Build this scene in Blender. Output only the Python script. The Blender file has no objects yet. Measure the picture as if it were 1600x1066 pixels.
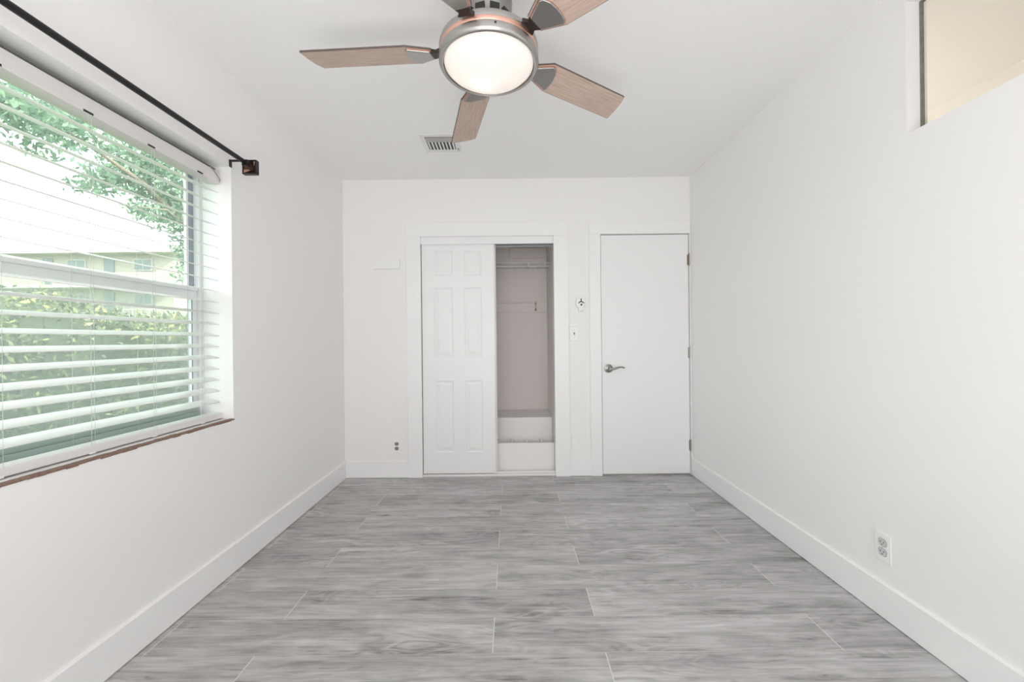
import bpy, bmesh, math, random
from mathutils import Vector, Matrix
import numpy as np

random.seed(7)
rng = np.random.default_rng(11)
SC = bpy.context.scene
COL = SC.collection
PI = math.pi

# ------------------------------------------------------------------ camera
CAM_H = 1.16
cam_data = bpy.data.cameras.new('camera')
cam_data.sensor_width = 36.0
cam_data.lens = 615.0 / 1600.0 * 36.0
cam_data.shift_x = 0.0008
cam_data.shift_y = -0.00125
cam_data.clip_start = 0.02
cam_data.clip_end = 300
cam = bpy.data.objects.new('camera', cam_data)
COL.objects.link(cam)
cam.matrix_world = Matrix.Translation((0, 0, CAM_H)) @ Matrix.Rotation(PI / 2, 4, 'X') @ Matrix.Rotation(-0.0104, 4, 'Z')
SC.camera = cam

# ------------------------------------------------------------------ colour management
vs = SC.view_settings
vs.view_transform = 'Standard'
vs.look = 'None'
vs.exposure = 0.0
vs.gamma = 1.0
vs.use_curve_mapping = False
SC.cycles.use_denoising = True
SC.cycles.max_bounces = 14
SC.cycles.diffuse_bounces = 10
SC.cycles.transparent_max_bounces = 24
SC.cycles.sample_clamp_indirect = 8.0

# ------------------------------------------------------------------ sky, sun and fill lights
world = bpy.data.worlds.new('World')
SC.world = world
world.use_nodes = True
wn = world.node_tree
wn.nodes.clear()
w_out = wn.nodes.new('ShaderNodeOutputWorld')
w_bg = wn.nodes.new('ShaderNodeBackground')
w_bg.inputs['Color'].default_value = (0.90, 0.955, 1.0, 1)
w_bg.inputs['Strength'].default_value = 5.0
wn.links.new(w_bg.outputs[0], w_out.inputs[0])


def add_light(name, kind, loc, energy, color, direction=None, **kw):
    ld = bpy.data.lights.new(name, kind)
    ld.energy = energy
    ld.color = color
    for k, v in kw.items():
        setattr(ld, k, v)
    lo = bpy.data.objects.new(name, ld)
    COL.objects.link(lo)
    lo.location = loc
    if direction is not None:
        lo.rotation_euler = Vector(direction).to_track_quat('-Z', 'Y').to_euler()
    return lo


# sun over the roof, from the side of the house away from the hedge
add_light('sun', 'SUN', (6, -4, 12), 9.0, (1.0, 0.95, 0.86), direction=(-0.80, 0.32, -0.56), angle=0.01)
# unseen area fill added behind the camera to brighten the room
add_light('rear_fill', 'AREA', (0.05, -1.56, 1.15), 35.5, (1.0, 0.984, 0.988), direction=(0, 1, 0),
          shape='RECTANGLE', size=2.3, size_y=1.5)
# unseen fill added behind the camera, aimed at the ceiling; no fixture
add_light('ceiling_fill', 'AREA', (0.0, -0.30, 0.40), 22.0, (1.0, 0.984, 0.988), direction=(0, 0, 1),
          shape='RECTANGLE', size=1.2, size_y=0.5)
# unseen point fill added to light the hallway past the right wall
add_light('hall_fill', 'POINT', (1.78, 2.7, 1.45), 21.5, (1.0, 0.985, 0.955), shadow_soft_size=0.12)

# ------------------------------------------------------------------ materials


def new_mat(name):
    m = bpy.data.materials.new(name)
    m.use_nodes = True
    nt = m.node_tree
    b = nt.nodes['Principled BSDF']
    return m, nt, b


def paint(name, color, rough=0.5, metallic=0.0, bump=0.0, scale=120.0, vary=0.0, spec=0.5, stretch=None, aniso=0.0):
    m, nt, b = new_mat(name)
    b.inputs['Base Color'].default_value = (*color, 1)
    b.inputs['Roughness'].default_value = rough
    b.inputs['Metallic'].default_value = metallic
    b.inputs['Specular IOR Level'].default_value = spec
    if aniso:
        b.inputs['Anisotropic'].default_value = aniso
    tc = nt.nodes.new('ShaderNodeTexCoord')
    mp = nt.nodes.new('ShaderNodeMapping')
    nt.links.new(tc.outputs['Object'], mp.inputs['Vector'])
    if stretch:
        mp.inputs['Scale'].default_value = stretch
    nz = nt.nodes.new('ShaderNodeTexNoise')
    nz.inputs['Scale'].default_value = scale
    nz.inputs['Detail'].default_value = 3.0
    nt.links.new(mp.outputs[0], nz.inputs['Vector'])
    if vary:
        mx = nt.nodes.new('ShaderNodeMix')
        mx.data_type = 'RGBA'
        mx.inputs['A'].default_value = (*[c * (1 - vary) for c in color], 1)
        mx.inputs['B'].default_value = (*[min(1, c * (1 + vary)) for c in color], 1)
        nt.links.new(nz.outputs['Fac'], mx.inputs['Factor'])
        nt.links.new(mx.outputs['Result'], b.inputs['Base Color'])
    if bump:
        bp = nt.nodes.new('ShaderNodeBump')
        bp.inputs['Strength'].default_value = bump
        bp.inputs['Distance'].default_value = 0.002
        nt.links.new(nz.outputs['Fac'], bp.inputs['Height'])
        nt.links.new(bp.outputs['Normal'], b.inputs['Normal'])
    return m


def floor_material():
    m, nt, b = new_mat('grey_wood_plank_tile')
    N, L = nt.nodes, nt.links

    def math_(op, a=None, bb=None, c=None):
        n = N.new('ShaderNodeMath')
        n.operation = op
        for i, v in enumerate((a, bb, c)):
            if v is None:
                continue
            if isinstance(v, (int, float)):
                n.inputs[i].default_value = v
            else:
                L.new(v, n.inputs[i])
        return n.outputs[0]
    geo = N.new('ShaderNodeNewGeometry')
    sep = N.new('ShaderNodeSeparateXYZ')
    L.new(geo.outputs['Position'], sep.inputs[0])
    x, y = sep.outputs['X'], sep.outputs['Y']
    v = math_('DIVIDE', math_('SUBTRACT', y, 1.645), 0.1885)
    row = math_('FLOOR', v)
    fv = math_('SUBTRACT', v, row)
    par = math_('SUBTRACT', row, math_('MULTIPLY', math_('FLOOR', math_('DIVIDE', row, 2.0)), 2.0))
    off = math_('ADD', math_('MULTIPLY', par, -0.081 - 0.337), 0.337)     # odd rows -0.081, even rows 0.337
    u = math_('DIVIDE', math_('SUBTRACT', x, off), 1.298)
    idx = math_('FLOOR', u)
    fu = math_('SUBTRACT', u, idx)
    # random per plank
    comb = N.new('ShaderNodeCombineXYZ')
    L.new(idx, comb.inputs[0])
    L.new(row, comb.inputs[1])
    wnz = N.new('ShaderNodeTexWhiteNoise')
    L.new(comb.outputs[0], wnz.inputs['Vector'])
    sepc = N.new('ShaderNodeSeparateColor')
    L.new(wnz.outputs['Color'], sepc.inputs[0])
    r1, r2 = sepc.outputs[0], sepc.outputs[1]

    def noise(sx, sy, seed, detail=4.0, rough=0.55, dist=0.0):
        c = N.new('ShaderNodeCombineXYZ')
        L.new(math_('ADD', math_('MULTIPLY', x, sx), math_('MULTIPLY', r1, 37.0)), c.inputs[0])
        L.new(math_('ADD', math_('MULTIPLY', y, sy), math_('MULTIPLY', r2, 53.0)), c.inputs[1])
        c.inputs[2].default_value = seed
        n = N.new('ShaderNodeTexNoise')
        n.inputs['Scale'].default_value = 1.0
        n.inputs['Detail'].default_value = detail
        n.inputs['Roughness'].default_value = rough
        n.inputs['Distortion'].default_value = dist
        L.new(c.outputs[0], n.inputs['Vector'])
        return n.outputs['Fac']
    broad = noise(1.3, 7.0, 1.3, 3.0, 0.5, 0.8)
    blotch = noise(3.4, 9.0, 31.0, 3.0, 0.55, 1.8)
    streak = noise(2.6, 46.0, 5.1, 6.0, 0.68, 0.5)
    fine = noise(12.0, 230.0, 9.7, 2.0, 0.6, 0.1)
    field = noise(2.0, 8.5, 14.0, 1.5, 0.45, 1.4)
    rings = math_('SINE', math_('MULTIPLY', field, 54.0))          # contour lines: cathedral figure and knots
    patch = noise(1.4, 3.5, 44.0, 1.0, 0.5, 0.3)
    amp = math_('MULTIPLY', math_('MAXIMUM', math_('SUBTRACT', patch, 0.46), 0.0), 0.20)
    dark = noise(3.0, 30.0, 21.0, 5.0, 0.62, 1.0)
    deep = math_('MAXIMUM', math_('SUBTRACT', dark, 0.585), 0.0)
    g = math_('ADD', math_('MULTIPLY', broad, 0.30), math_('MULTIPLY', streak, 0.42))
    g = math_('ADD', g, math_('MULTIPLY', blotch, 0.22))
    g = math_('ADD', g, math_('MULTIPLY', fine, 0.14))
    g = math_('ADD', g, math_('MULTIPLY', rings, amp))
    g = math_('SUBTRACT', g, math_('MULTIPLY', deep, 1.15))
    g = math_('ADD', g, math_('MULTIPLY', math_('SUBTRACT', r1, 0.5), 0.05))
    ramp = N.new('ShaderNodeValToRGB')
    cr = ramp.color_ramp
    cr.elements[0].position = 0.34
    cr.elements[0].color = (0.155, 0.150, 0.147, 1)
    cr.elements[1].position = 0.70
    cr.elements[1].color = (0.64, 0.635, 0.632, 1)
    e = cr.elements.new(0.47)
    e.color = (0.335, 0.327, 0.324, 1)
    e = cr.elements.new(0.57)
    e.color = (0.465, 0.456, 0.454, 1)
    L.new(g, ramp.inputs[0])
    # grout joints
    ev = math_('MULTIPLY', math_('MINIMUM', fv, math_('SUBTRACT', 1.0, fv)), 0.1885)
    eu = math_('MULTIPLY', math_('MINIMUM', fu, math_('SUBTRACT', 1.0, fu)), 1.298)
    gu = math_('LESS_THAN', eu, 0.0017)
    gv = math_('MULTIPLY', math_('LESS_THAN', ev, 0.0010), 0.22)
    gm = math_('MAXIMUM', gu, gv)
    mx = N.new('ShaderNodeMix')
    mx.data_type = 'RGBA'
    L.new(gm, mx.inputs['Factor'])
    L.new(ramp.outputs[0], mx.inputs['A'])
    mx.inputs['B'].default_value = (0.66, 0.65, 0.64, 1)
    L.new(mx.outputs['Result'], b.inputs['Base Color'])
    b.inputs['Roughness'].default_value = 0.42
    b.inputs['Specular IOR Level'].default_value = 0.4
    bp = N.new('ShaderNodeBump')
    bp.inputs['Strength'].default_value = 0.12
    bp.inputs['Distance'].default_value = 0.001
    L.new(math_('SUBTRACT', fine, math_('MULTIPLY', gm, 2.0)), bp.inputs['Height'])
    L.new(bp.outputs['Normal'], b.inputs['Normal'])
    return m


def grain_wood(name, c0, c1, rough=0.45):
    m, nt, b = new_mat(name)
    tc = nt.nodes.new('ShaderNodeTexCoord')
    mp = nt.nodes.new('ShaderNodeMapping')
    mp.inputs['Scale'].default_value = (5, 120, 5)
    nz = nt.nodes.new('ShaderNodeTexNoise')
    nz.inputs['Scale'].default_value = 1.6
    nz.inputs['Detail'].default_value = 5
    nz.inputs['Distortion'].default_value = 0.4
    rp = nt.nodes.new('ShaderNodeValToRGB')
    rp.color_ramp.elements[0].position = 0.33
    rp.color_ramp.elements[0].color = (*c0, 1)
    rp.color_ramp.elements[1].position = 0.68
    rp.color_ramp.elements[1].color = (*c1, 1)
    nt.links.new(tc.outputs['Object'], mp.inputs[0])
    nt.links.new(mp.outputs[0], nz.inputs['Vector'])
    nt.links.new(nz.outputs['Fac'], rp.inputs[0])
    nt.links.new(rp.outputs[0], b.inputs['Base Color'])
    b.inputs['Roughness'].default_value = rough
    return m


def leaf_material(name, dark, mid, light, trans=0.35):
    m, nt, b = new_mat(name)
    out = nt.nodes['Material Output']
    geo = nt.nodes.new('ShaderNodeNewGeometry')
    rp = nt.nodes.new('ShaderNodeValToRGB')
    rp.color_ramp.elements[0].color = (*dark, 1)
    rp.color_ramp.elements[0].position = 0.1
    rp.color_ramp.elements[1].color = (*light, 1)
    rp.color_ramp.elements[1].position = 1.0
    e = rp.color_ramp.elements.new(0.6)
    e.color = (*mid, 1)
    nt.links.new(geo.outputs['Random Per Island'], rp.inputs[0])
    nt.links.new(rp.outputs[0], b.inputs['Base Color'])
    b.inputs['Roughness'].default_value = 0.45
    tr = nt.nodes.new('ShaderNodeBsdfTranslucent')
    nt.links.new(rp.outputs[0], tr.inputs['Color'])
    mx = nt.nodes.new('ShaderNodeMixShader')
    mx.inputs[0].default_value = trans
    nt.links.new(b.outputs[0], mx.inputs[1])
    nt.links.new(tr.outputs[0], mx.inputs[2])
    nt.links.new(mx.outputs[0], out.inputs['Surface'])
    return m


def glass_material(name, tint, gloss=0.06, veil=0.0, veil_color=(0.8, 0.85, 0.83)):
    m, nt, b = new_mat(name)
    out = nt.nodes['Material Output']
    nt.nodes.remove(b)
    tp = nt.nodes.new('ShaderNodeBsdfTransparent')
    tp.inputs[0].default_value = (*tint, 1)
    gl = nt.nodes.new('ShaderNodeBsdfGlossy')
    gl.inputs['Roughness'].default_value = 0.02
    mx = nt.nodes.new('ShaderNodeMixShader')
    mx.inputs[0].default_value = gloss
    nt.links.new(tp.outputs[0], mx.inputs[1])
    nt.links.new(gl.outputs[0], mx.inputs[2])
    last = mx
    if veil:
        df = nt.nodes.new('ShaderNodeBsdfDiffuse')
        df.inputs[0].default_value = (*veil_color, 1)
        tl = nt.nodes.new('ShaderNodeBsdfTranslucent')
        tl.inputs[0].default_value = (*veil_color, 1)
        m2 = nt.nodes.new('ShaderNodeMixShader')
        m2.inputs[0].default_value = 0.5
        nt.links.new(df.outputs[0], m2.inputs[1])
        nt.links.new(tl.outputs[0], m2.inputs[2])
        m3 = nt.nodes.new('ShaderNodeMixShader')
        m3.inputs[0].default_value = veil
        nt.links.new(mx.outputs[0], m3.inputs[1])
        nt.links.new(m2.outputs[0], m3.inputs[2])
        last = m3
    nt.links.new(last.outputs[0], out.inputs['Surface'])
    return m


def slat_material():
    m, nt, b = new_mat('white_blind_slat')
    out = nt.nodes['Material Output']
    b.inputs['Base Color'].default_value = (0.86, 0.87, 0.85, 1)
    b.inputs['Roughness'].default_value = 0.35
    tl = nt.nodes.new('ShaderNodeBsdfTranslucent')
    tl.inputs[0].default_value = (0.80, 0.76, 0.66, 1)
    mx = nt.nodes.new('ShaderNodeMixShader')
    mx.inputs[0].default_value = 0.12
    nt.links.new(b.outputs[0], mx.inputs[1])
    nt.links.new(tl.outputs[0], mx.inputs[2])
    nt.links.new(mx.outputs[0], out.inputs['Surface'])
    return m


def bowl_material():
    m, nt, b = new_mat('frosted_lit_glass')
    b.inputs['Base Color'].default_value = (0.9, 0.86, 0.82, 1)
    b.inputs['Roughness'].default_value = 0.25
    b.inputs['Emission Color'].default_value = (1.0, 0.90, 0.82, 1)
    b.inputs['Emission Strength'].default_value = 0.72
    out = nt.nodes['Material Output']
    tl = nt.nodes.new('ShaderNodeBsdfTranslucent')
    tl.inputs[0].default_value = (0.95, 0.92, 0.88, 1)
    ad = nt.nodes.new('ShaderNodeMixShader')
    ad.inputs[0].default_value = 0.4
    nt.links.new(b.outputs[0], ad.inputs[1])
    nt.links.new(tl.outputs[0], ad.inputs[2])
    nt.links.new(ad.outputs[0], out.inputs['Surface'])
    return m


WALL = (0.86, 0.855, 0.85)
M = dict(
    wall=paint('white_wall_paint', WALL, 0.6, bump=0.06, scale=90, spec=0.3),
    ceiling=paint('white_ceiling_paint', (0.885, 0.882, 0.878), 0.8, bump=0.35, scale=55, spec=0.2),
    trim=paint('white_trim_paint', (0.87, 0.87, 0.87), 0.35, spec=0.4),
    door=paint('white_door_paint', (0.85, 0.85, 0.853), 0.35, spec=0.4),
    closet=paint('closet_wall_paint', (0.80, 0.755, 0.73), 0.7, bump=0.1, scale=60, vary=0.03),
    closet_white=paint('closet_board_paint', (0.83, 0.82, 0.815), 0.5),
    floor=floor_material(),
    cream=paint('cream_hall_paint', (0.85, 0.82, 0.765), 0.6),
    plastic=paint('white_plastic', (0.86, 0.86, 0.855), 0.3),
    vent_white=paint('white_vent_enamel', (0.78, 0.775, 0.77), 0.4),
    plastic_grey=paint('aged_grey_plastic', (0.26, 0.25, 0.235), 0.4),
    plastic_light=paint('light_grey_plastic', (0.62, 0.62, 0.62), 0.35),
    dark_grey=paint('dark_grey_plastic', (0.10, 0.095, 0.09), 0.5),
    dark=paint('dark_slot', (0.02, 0.02, 0.02), 0.6),
    track=paint('grey_aluminium', (0.45, 0.47, 0.50), 0.35, metallic=0.6),
    frame=paint('white_window_frame', (0.80, 0.81, 0.83), 0.35),
    frame_grey=paint('grey_window_track', (0.33, 0.36, 0.42), 0.4),
    sill_grey=paint('green_grey_window_sill', (0.42, 0.50, 0.475), 0.5),
    slat=slat_material(),
    headrail=paint('blind_headrail_paint', (0.74, 0.715, 0.705), 0.4),
    cord=paint('blind_cord', (0.55, 0.56, 0.54), 0.8),
    raw=paint('broken_plaster_edge', (0.24, 0.155, 0.12), 0.9, bump=0.8, scale=70, vary=0.45),
    black=paint('black_metal', (0.018, 0.016, 0.017), 0.35, metallic=0.3),
    bronze=paint('polished_dark_bronze', (0.50, 0.30, 0.24), 0.16, metallic=1.0),
    nickel=paint('brushed_nickel', (0.44, 0.425, 0.41), 0.30, metallic=1.0, bump=0.10, scale=60, stretch=(1, 14, 1), aniso=0.5),
    satin=paint('satin_nickel', (0.33, 0.325, 0.31), 0.28, metallic=1.0),
    copper=paint('copper_band', (0.80, 0.47, 0.38), 0.30, metallic=1.0),
    neck=paint('dark_bronze_bracket', (0.05, 0.038, 0.034), 0.4, metallic=0.5),
    blade=grain_wood('pale_taupe_wood', (0.44, 0.325, 0.265), (0.60, 0.465, 0.39)),
    blade_edge=paint('dark_blade_edge', (0.11, 0.08, 0.07), 0.5),
    bowl=bowl_material(),
    glass=glass_material('clear_window_glass', (0.90, 0.935, 0.905), 0.05, veil=0.05),
    screen=glass_material('insect_screen_mesh', (1.0, 1.0, 1.0), 0.0, veil=0.15, veil_color=(0.66, 0.69, 0.65)),
    glass_hall=glass_material('clear_hall_glass', (0.97, 0.97, 0.96), 0.03),
    gasket=paint('grey_green_gasket', (0.19, 0.19, 0.155), 0.6, vary=0.4, scale=40),
    hinge=paint('steel_hinge', (0.42, 0.41, 0.40), 0.35, metallic=0.8),
    hinge_bronze=paint('tarnished_hinge', (0.30, 0.24, 0.20), 0.4, metallic=0.7),
    wire=paint('white_coated_wire', (0.70, 0.69, 0.66), 0.4),
    grass=paint('lawn', (0.10, 0.16, 0.06), 0.9, vary=0.4, scale=6),
    hedge=leaf_material('hedge_leaf', (0.045, 0.065, 0.030), (0.10, 0.135, 0.050), (0.46, 0.45, 0.18), 0.25),
    hedge_core=paint('hedge_branches', (0.045, 0.058, 0.030), 0.9, vary=0.5, scale=8),
    tree=leaf_material('tree_leaf', (0.13, 0.22, 0.155), (0.20, 0.31, 0.22), (0.32, 0.44, 0.29), 0.45),
    bark=paint('grey_bark', (0.20, 0.16, 0.12), 0.9, bump=0.6, scale=14, vary=0.3),
    stucco=paint('cream_stucco', (0.36, 0.335, 0.285), 0.85, vary=0.05, scale=2),
    stucco_trim=paint('pale_stucco_trim', (0.44, 0.43, 0.39), 0.8),
    bwin=paint('dull_facade_glass', (0.13, 0.17, 0.165), 0.25),
)

# ------------------------------------------------------------------ mesh helpers


class MB:
    def __init__(self):
        self.bm = bmesh.new()

    def box(self, x0, x1, y0, y1, z0, z1):
        vsx = [self.bm.verts.new((x, y, z)) for x in (x0, x1) for y in (y0, y1) for z in (z0, z1)]
        for f in ((0, 1, 3, 2), (4, 6, 7, 5), (0, 4, 5, 1), (2, 3, 7, 6), (0, 2, 6, 4), (1, 5, 7, 3)):
            self.bm.faces.new([vsx[i] for i in f])
        return self

    def prism(self, pts, axis, a0, a1):
        """outline pts extruded along axis 0/1/2"""
        def mk(p, a):
            q = list(p)
            q.insert(axis, a)
            return self.bm.verts.new(q)
        A = [mk(p, a0) for p in pts]
        B = [mk(p, a1) for p in pts]
        n = len(pts)
        self.bm.faces.new(A)
        self.bm.faces.new(B[::-1])
        for i in range(n):
            self.bm.faces.new((A[i], B[i], B[(i + 1) % n], A[(i + 1) % n]))
        return self

    def frustum(self, x0, x1, z0, z1, y0, y1, inset):
        """raised panel facing -Y: base at y0, top at y1, inset rim"""
        P = [(x0, z0), (x1, z0), (x1, z1), (x0, z1)]
        Q = [(x0 + inset, z0 + inset), (x1 - inset, z0 + inset), (x1 - inset, z1 - inset), (x0 + inset, z1 - inset)]
        A = [self.bm.verts.new((p[0], y0, p[1])) for p in P]
        B = [self.bm.verts.new((p[0], y1, p[1])) for p in Q]
        self.bm.faces.new(B)
        for i in range(4):
            self.bm.faces.new((A[i], A[(i + 1) % 4], B[(i + 1) % 4], B[i]))
        return self

    def tube(self, pts, r, seg=10, closed_ends=True):
        pts = [Vector(p) for p in pts]
        rings = []
        up = Vector((0.13, 0.31, 0.94)).normalized()
        for i, p in enumerate(pts):
            if i == 0:
                d = pts[1] - p
            elif i == len(pts) - 1:
                d = p - pts[i - 1]
            else:
                d = (pts[i + 1] - pts[i - 1])
            d.normalize()
            a = d.cross(up)
            if a.length < 1e-3:
                a = d.cross(Vector((1, 0, 0)))
            a.normalize()
            b = d.cross(a)
            rr = r[i] if isinstance(r, (list, tuple)) else r
            rings.append([self.bm.verts.new(p + a * rr * math.cos(2 * PI * k / seg) + b * rr * math.sin(2 * PI * k / seg)) for k in range(seg)])
        for i in range(len(rings) - 1):
            for k in range(seg):
                self.bm.faces.new((rings[i][k], rings[i][(k + 1) % seg], rings[i + 1][(k + 1) % seg], rings[i + 1][k]))
        if closed_ends:
            self.bm.faces.new(rings[0][::-1])
            self.bm.faces.new(rings[-1])
        return self

    def lathe(self, prof, seg=64, center=(0, 0, 0), axis='Z'):
        cx, cy, cz = center
        rings = []
        for r, h in prof:
            if r < 1e-6:
                co = (cx, cy, cz + h) if axis == 'Z' else (cx, cy + h, cz)
                rings.append([self.bm.verts.new(co)])
            else:
                ring = []
                for k in range(seg):
                    a = 2 * PI * k / seg
                    if axis == 'Z':
                        ring.append(self.bm.verts.new((cx + r * math.cos(a), cy + r * math.sin(a), cz + h)))
                    else:
                        ring.append(self.bm.verts.new((cx + r * math.cos(a), cy + h, cz + r * math.sin(a))))
                rings.append(ring)
        for A, B in zip(rings, rings[1:]):
            if len(A) == 1 and len(B) == 1:
                continue
            for k in range(seg):
                k2 = (k + 1) % seg
                if len(A) == 1:
                    self.bm.faces.new((A[0], B[k], B[k2]))
                elif len(B) == 1:
                    self.bm.faces.new((A[k], A[k2], B[0]))
                else:
                    self.bm.faces.new((A[k], A[k2], B[k2], B[k]))
        return self

    def xform(self, mat):
        self.bm.transform(mat)
        return self

    def build(self, name, mat, parent=None, bevel=0.0, smooth=False, loc=None, segs=2):
        bmesh.ops.recalc_face_normals(self.bm, faces=self.bm.faces)
        me = bpy.data.meshes.new(name)
        self.bm.to_mesh(me)
        self.bm.free()
        o = bpy.data.objects.new(name, me)
        COL.objects.link(o)
        me.materials.append(mat)
        if parent is not None:
            o.parent = parent
        if loc is not None:
            o.location = loc
        if smooth:
            for p in me.polygons:
                p.use_smooth = True
            md = o.modifiers.new('edges', 'EDGE_SPLIT')
            md.split_angle = math.radians(38)
        if bevel:
            bv = o.modifiers.new('bevel', 'BEVEL')
            bv.width = bevel
            bv.segments = segs
            bv.limit_method = 'ANGLE'
            bv.angle_limit = math.radians(40)
        return o


def tag(o, label=None, cat=None, group=None, kind=None):
    if label:
        o['label'] = label
    if cat:
        o['category'] = cat
    if group:
        o['group'] = group
    if kind:
        o['kind'] = kind
    return o


def empty(name, loc=(0, 0, 0), label=None, cat=None, group=None, rotz=0.0, kind=None):
    o = bpy.data.objects.new(name, None)
    COL.objects.link(o)
    o.location = loc
    o.rotation_euler = (0, 0, rotz)
    o.empty_display_size = 0.05
    return tag(o, label, cat, group, kind)


def structure(o, label, cat):
    return tag(o, label, cat, kind='structure')


# ------------------------------------------------------------------ room measures
XL, XR, YB, YF, ZC = -1.419, 1.527, 3.34, -1.60, 2.528
WIN_Y0, WIN_Y1, WIN_Z0, WIN_Z1 = 0.35, 2.006, 0.772, 2.056
TR_Y0, TR_Y1, TR_Z0, TR_Z1 = 0.40, 1.511, 1.934, 2.441
CL_X0, CL_X1, CL_Z = -0.766, 0.372, 2.045
DR_X0, DR_X1, DR_Z = 0.763, 1.515, 2.045
XO = XL - 0.20                # outer face of the left wall
HALL_X = 2.54

# floor and ceiling run under the closet and the hallway too
structure(MB().box(XO, HALL_X + 0.1, YF - 0.1, 4.75, -0.12, 0.0).build('floor', M['floor']),
          'floor of long grey wood-look planks with pale joints', 'floor')
structure(MB().box(XO - 0.35, HALL_X + 0.1, YF - 0.1, 4.75, ZC, ZC + 0.16).build('ceiling', M['ceiling']),
          'white textured flat ceiling', 'ceiling')

b = MB()
b.box(XO, XL, YF - 0.1, WIN_Y0, 0, ZC).box(XO, XL, WIN_Y1, 4.75, 0, ZC)
b.box(XO, XL, WIN_Y0, WIN_Y1, 0, WIN_Z0).box(XO, XL, WIN_Y0, WIN_Y1, WIN_Z1, ZC)
structure(b.build('wall_left', M['wall']), 'white wall on the window side', 'wall')

b = MB()
WR = XR + 0.074
b.box(XR, WR, YF - 0.1, TR_Y0, 0, ZC).box(XR, WR, TR_Y1, YB + 0.11, 0, ZC)
b.box(XR, WR, TR_Y0, TR_Y1, 0, TR_Z0).box(XR, WR, TR_Y0, TR_Y1, TR_Z1, ZC)
structure(b.build('wall_right', M['wall']), 'long white wall with high opening', 'wall')

b = MB()
Y1 = YB + 0.11
b.box(XL, CL_X0, YB, Y1, 0, ZC).box(CL_X1, DR_X0, YB, Y1, 0, ZC).box(DR_X1, XR, YB, Y1, 0, ZC)
b.box(CL_X0, CL_X1, YB, Y1, CL_Z, ZC).box(DR_X0, DR_X1, YB, Y1, DR_Z, ZC)
structure(b.build('wall_back', M['wall']), 'white end wall holding the closet and the door', 'wall')

structure(MB().box(XL, XR, YF - 0.1, YF, 0, ZC).build('wall_front', M['wall']), 'white wall behind the camera', 'wall')

rw = empty('added_window', (0.05, YF, 1.15), 'unseen window with a drawn white shade, added around the rear fill light', 'window', kind='structure')  # unseen window, added only to go with the rear fill light
b = MB()
b.box(-1.21, 1.21, 0.0, 0.03, 0.75, 0.81).box(-1.21, 1.21, 0.0, 0.03, -0.81, -0.75)
b.box(-1.21, -1.15, 0.0, 0.03, -0.75, 0.75).box(1.15, 1.21, 0.0, 0.03, -0.75, 0.75)
b.build('window_frame', M['frame'], rw, bevel=0.003)
MB().box(-1.15, 1.15, 0.004, 0.008, -0.75, 0.75).build('shade', M['trim'], rw)

# closet shell
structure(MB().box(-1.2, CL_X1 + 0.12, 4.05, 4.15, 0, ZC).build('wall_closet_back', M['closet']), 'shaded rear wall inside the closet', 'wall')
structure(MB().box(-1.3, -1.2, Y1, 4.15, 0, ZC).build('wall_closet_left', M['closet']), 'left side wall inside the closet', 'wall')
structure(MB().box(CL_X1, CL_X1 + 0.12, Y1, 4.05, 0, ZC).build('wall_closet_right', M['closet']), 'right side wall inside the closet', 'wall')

# hallway beyond the right wall
structure(MB().box(HALL_X, HALL_X + 0.1, YF - 0.1, 4.75, 0, ZC).build('wall_hall', M['cream']), 'cream hallway wall seen through the high opening', 'wall')
structure(MB().box(WR, HALL_X, YF - 0.1, YF, 0, ZC).build('wall_hall_end', M['cream']), 'near end wall of the hallway', 'wall')
structure(MB().box(CL_X1 + 0.12, HALL_X, 4.65, 4.75, 0, ZC).build('wall_hall_far', M['cream']), 'far end wall of the hallway', 'wall')
structure(MB().box(WR, HALL_X, YF, 4.65, ZC - 0.012, ZC).build('ceiling_hall', M['cream']), 'cream ceiling of the hallway', 'ceiling')

# baseboards
BH = 0.146


def base_profile(h=BH, t=0.013):
    return [(0, 0.0035), (t, 0.0035), (t, h - 0.006), (t - 0.005, h), (0, h)]


b = MB().prism([(XL + p, z) for p, z in base_profile()], 1, YF, YB)
structure(b.build('baseboard_left', M['trim']), 'tall white baseboard under the window wall', 'baseboard')
b = MB().prism([(XR - p, z) for p, z in base_profile()], 1, YF, YB)
structure(b.build('baseboard_right', M['trim']), 'tall white baseboard along the right wall', 'baseboard')
b = MB().prism([(YB - p, z) for p, z in base_profile()], 0, XL + 0.013, -0.882)
structure(b.build('baseboard_back_left', M['trim']), 'short white baseboard left of the closet', 'baseboard')
b = MB().prism([(YB - p, z) for p, z in base_profile()], 0, 0.49, 0.666)
structure(b.build('baseboard_back_right', M['trim']), 'short white baseboard between closet and door', 'baseboard')

# casings
CT = 0.016
b = MB()
b.box(-0.882, CL_X0 + 0.006, YB - CT, YB, 0, CL_Z - 0.006).box(CL_X1 - 0.006, 0.490, YB - CT, YB, 0, CL_Z - 0.006)
b.box(-0.882, 0.490, YB - CT, YB, CL_Z - 0.006, 2.159)
structure(b.build('trim_1', M['trim'], bevel=0.003), 'wide white casing around the closet opening', 'casing')
b = MB()
b.box(0.666, DR_X0 - 0.001, YB - CT, YB, 0, DR_Z + 0.001).box(0.666, XR - 0.002, YB - CT, YB, DR_Z + 0.001, 2.142)
b.box(DR_X1 + 0.001, XR - 0.002, YB - CT, YB, 0, DR_Z + 0.001)
structure(b.build('trim_2', M['trim'], bevel=0.003), 'white casing around the hinged door', 'casing')
b = MB().box(DR_X0 - 0.001, DR_X0 + 0.012, YB + 0.04, Y1, 0, DR_Z).box(DR_X1 - 0.012, DR_X1 + 0.001, YB + 0.04, Y1, 0, DR_Z).box(DR_X0, DR_X1, YB + 0.04, Y1, DR_Z - 0.012, DR_Z + 0.001)
structure(b.build('trim_3', M['trim']), 'white stop of the hinged door', 'casing')

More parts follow.
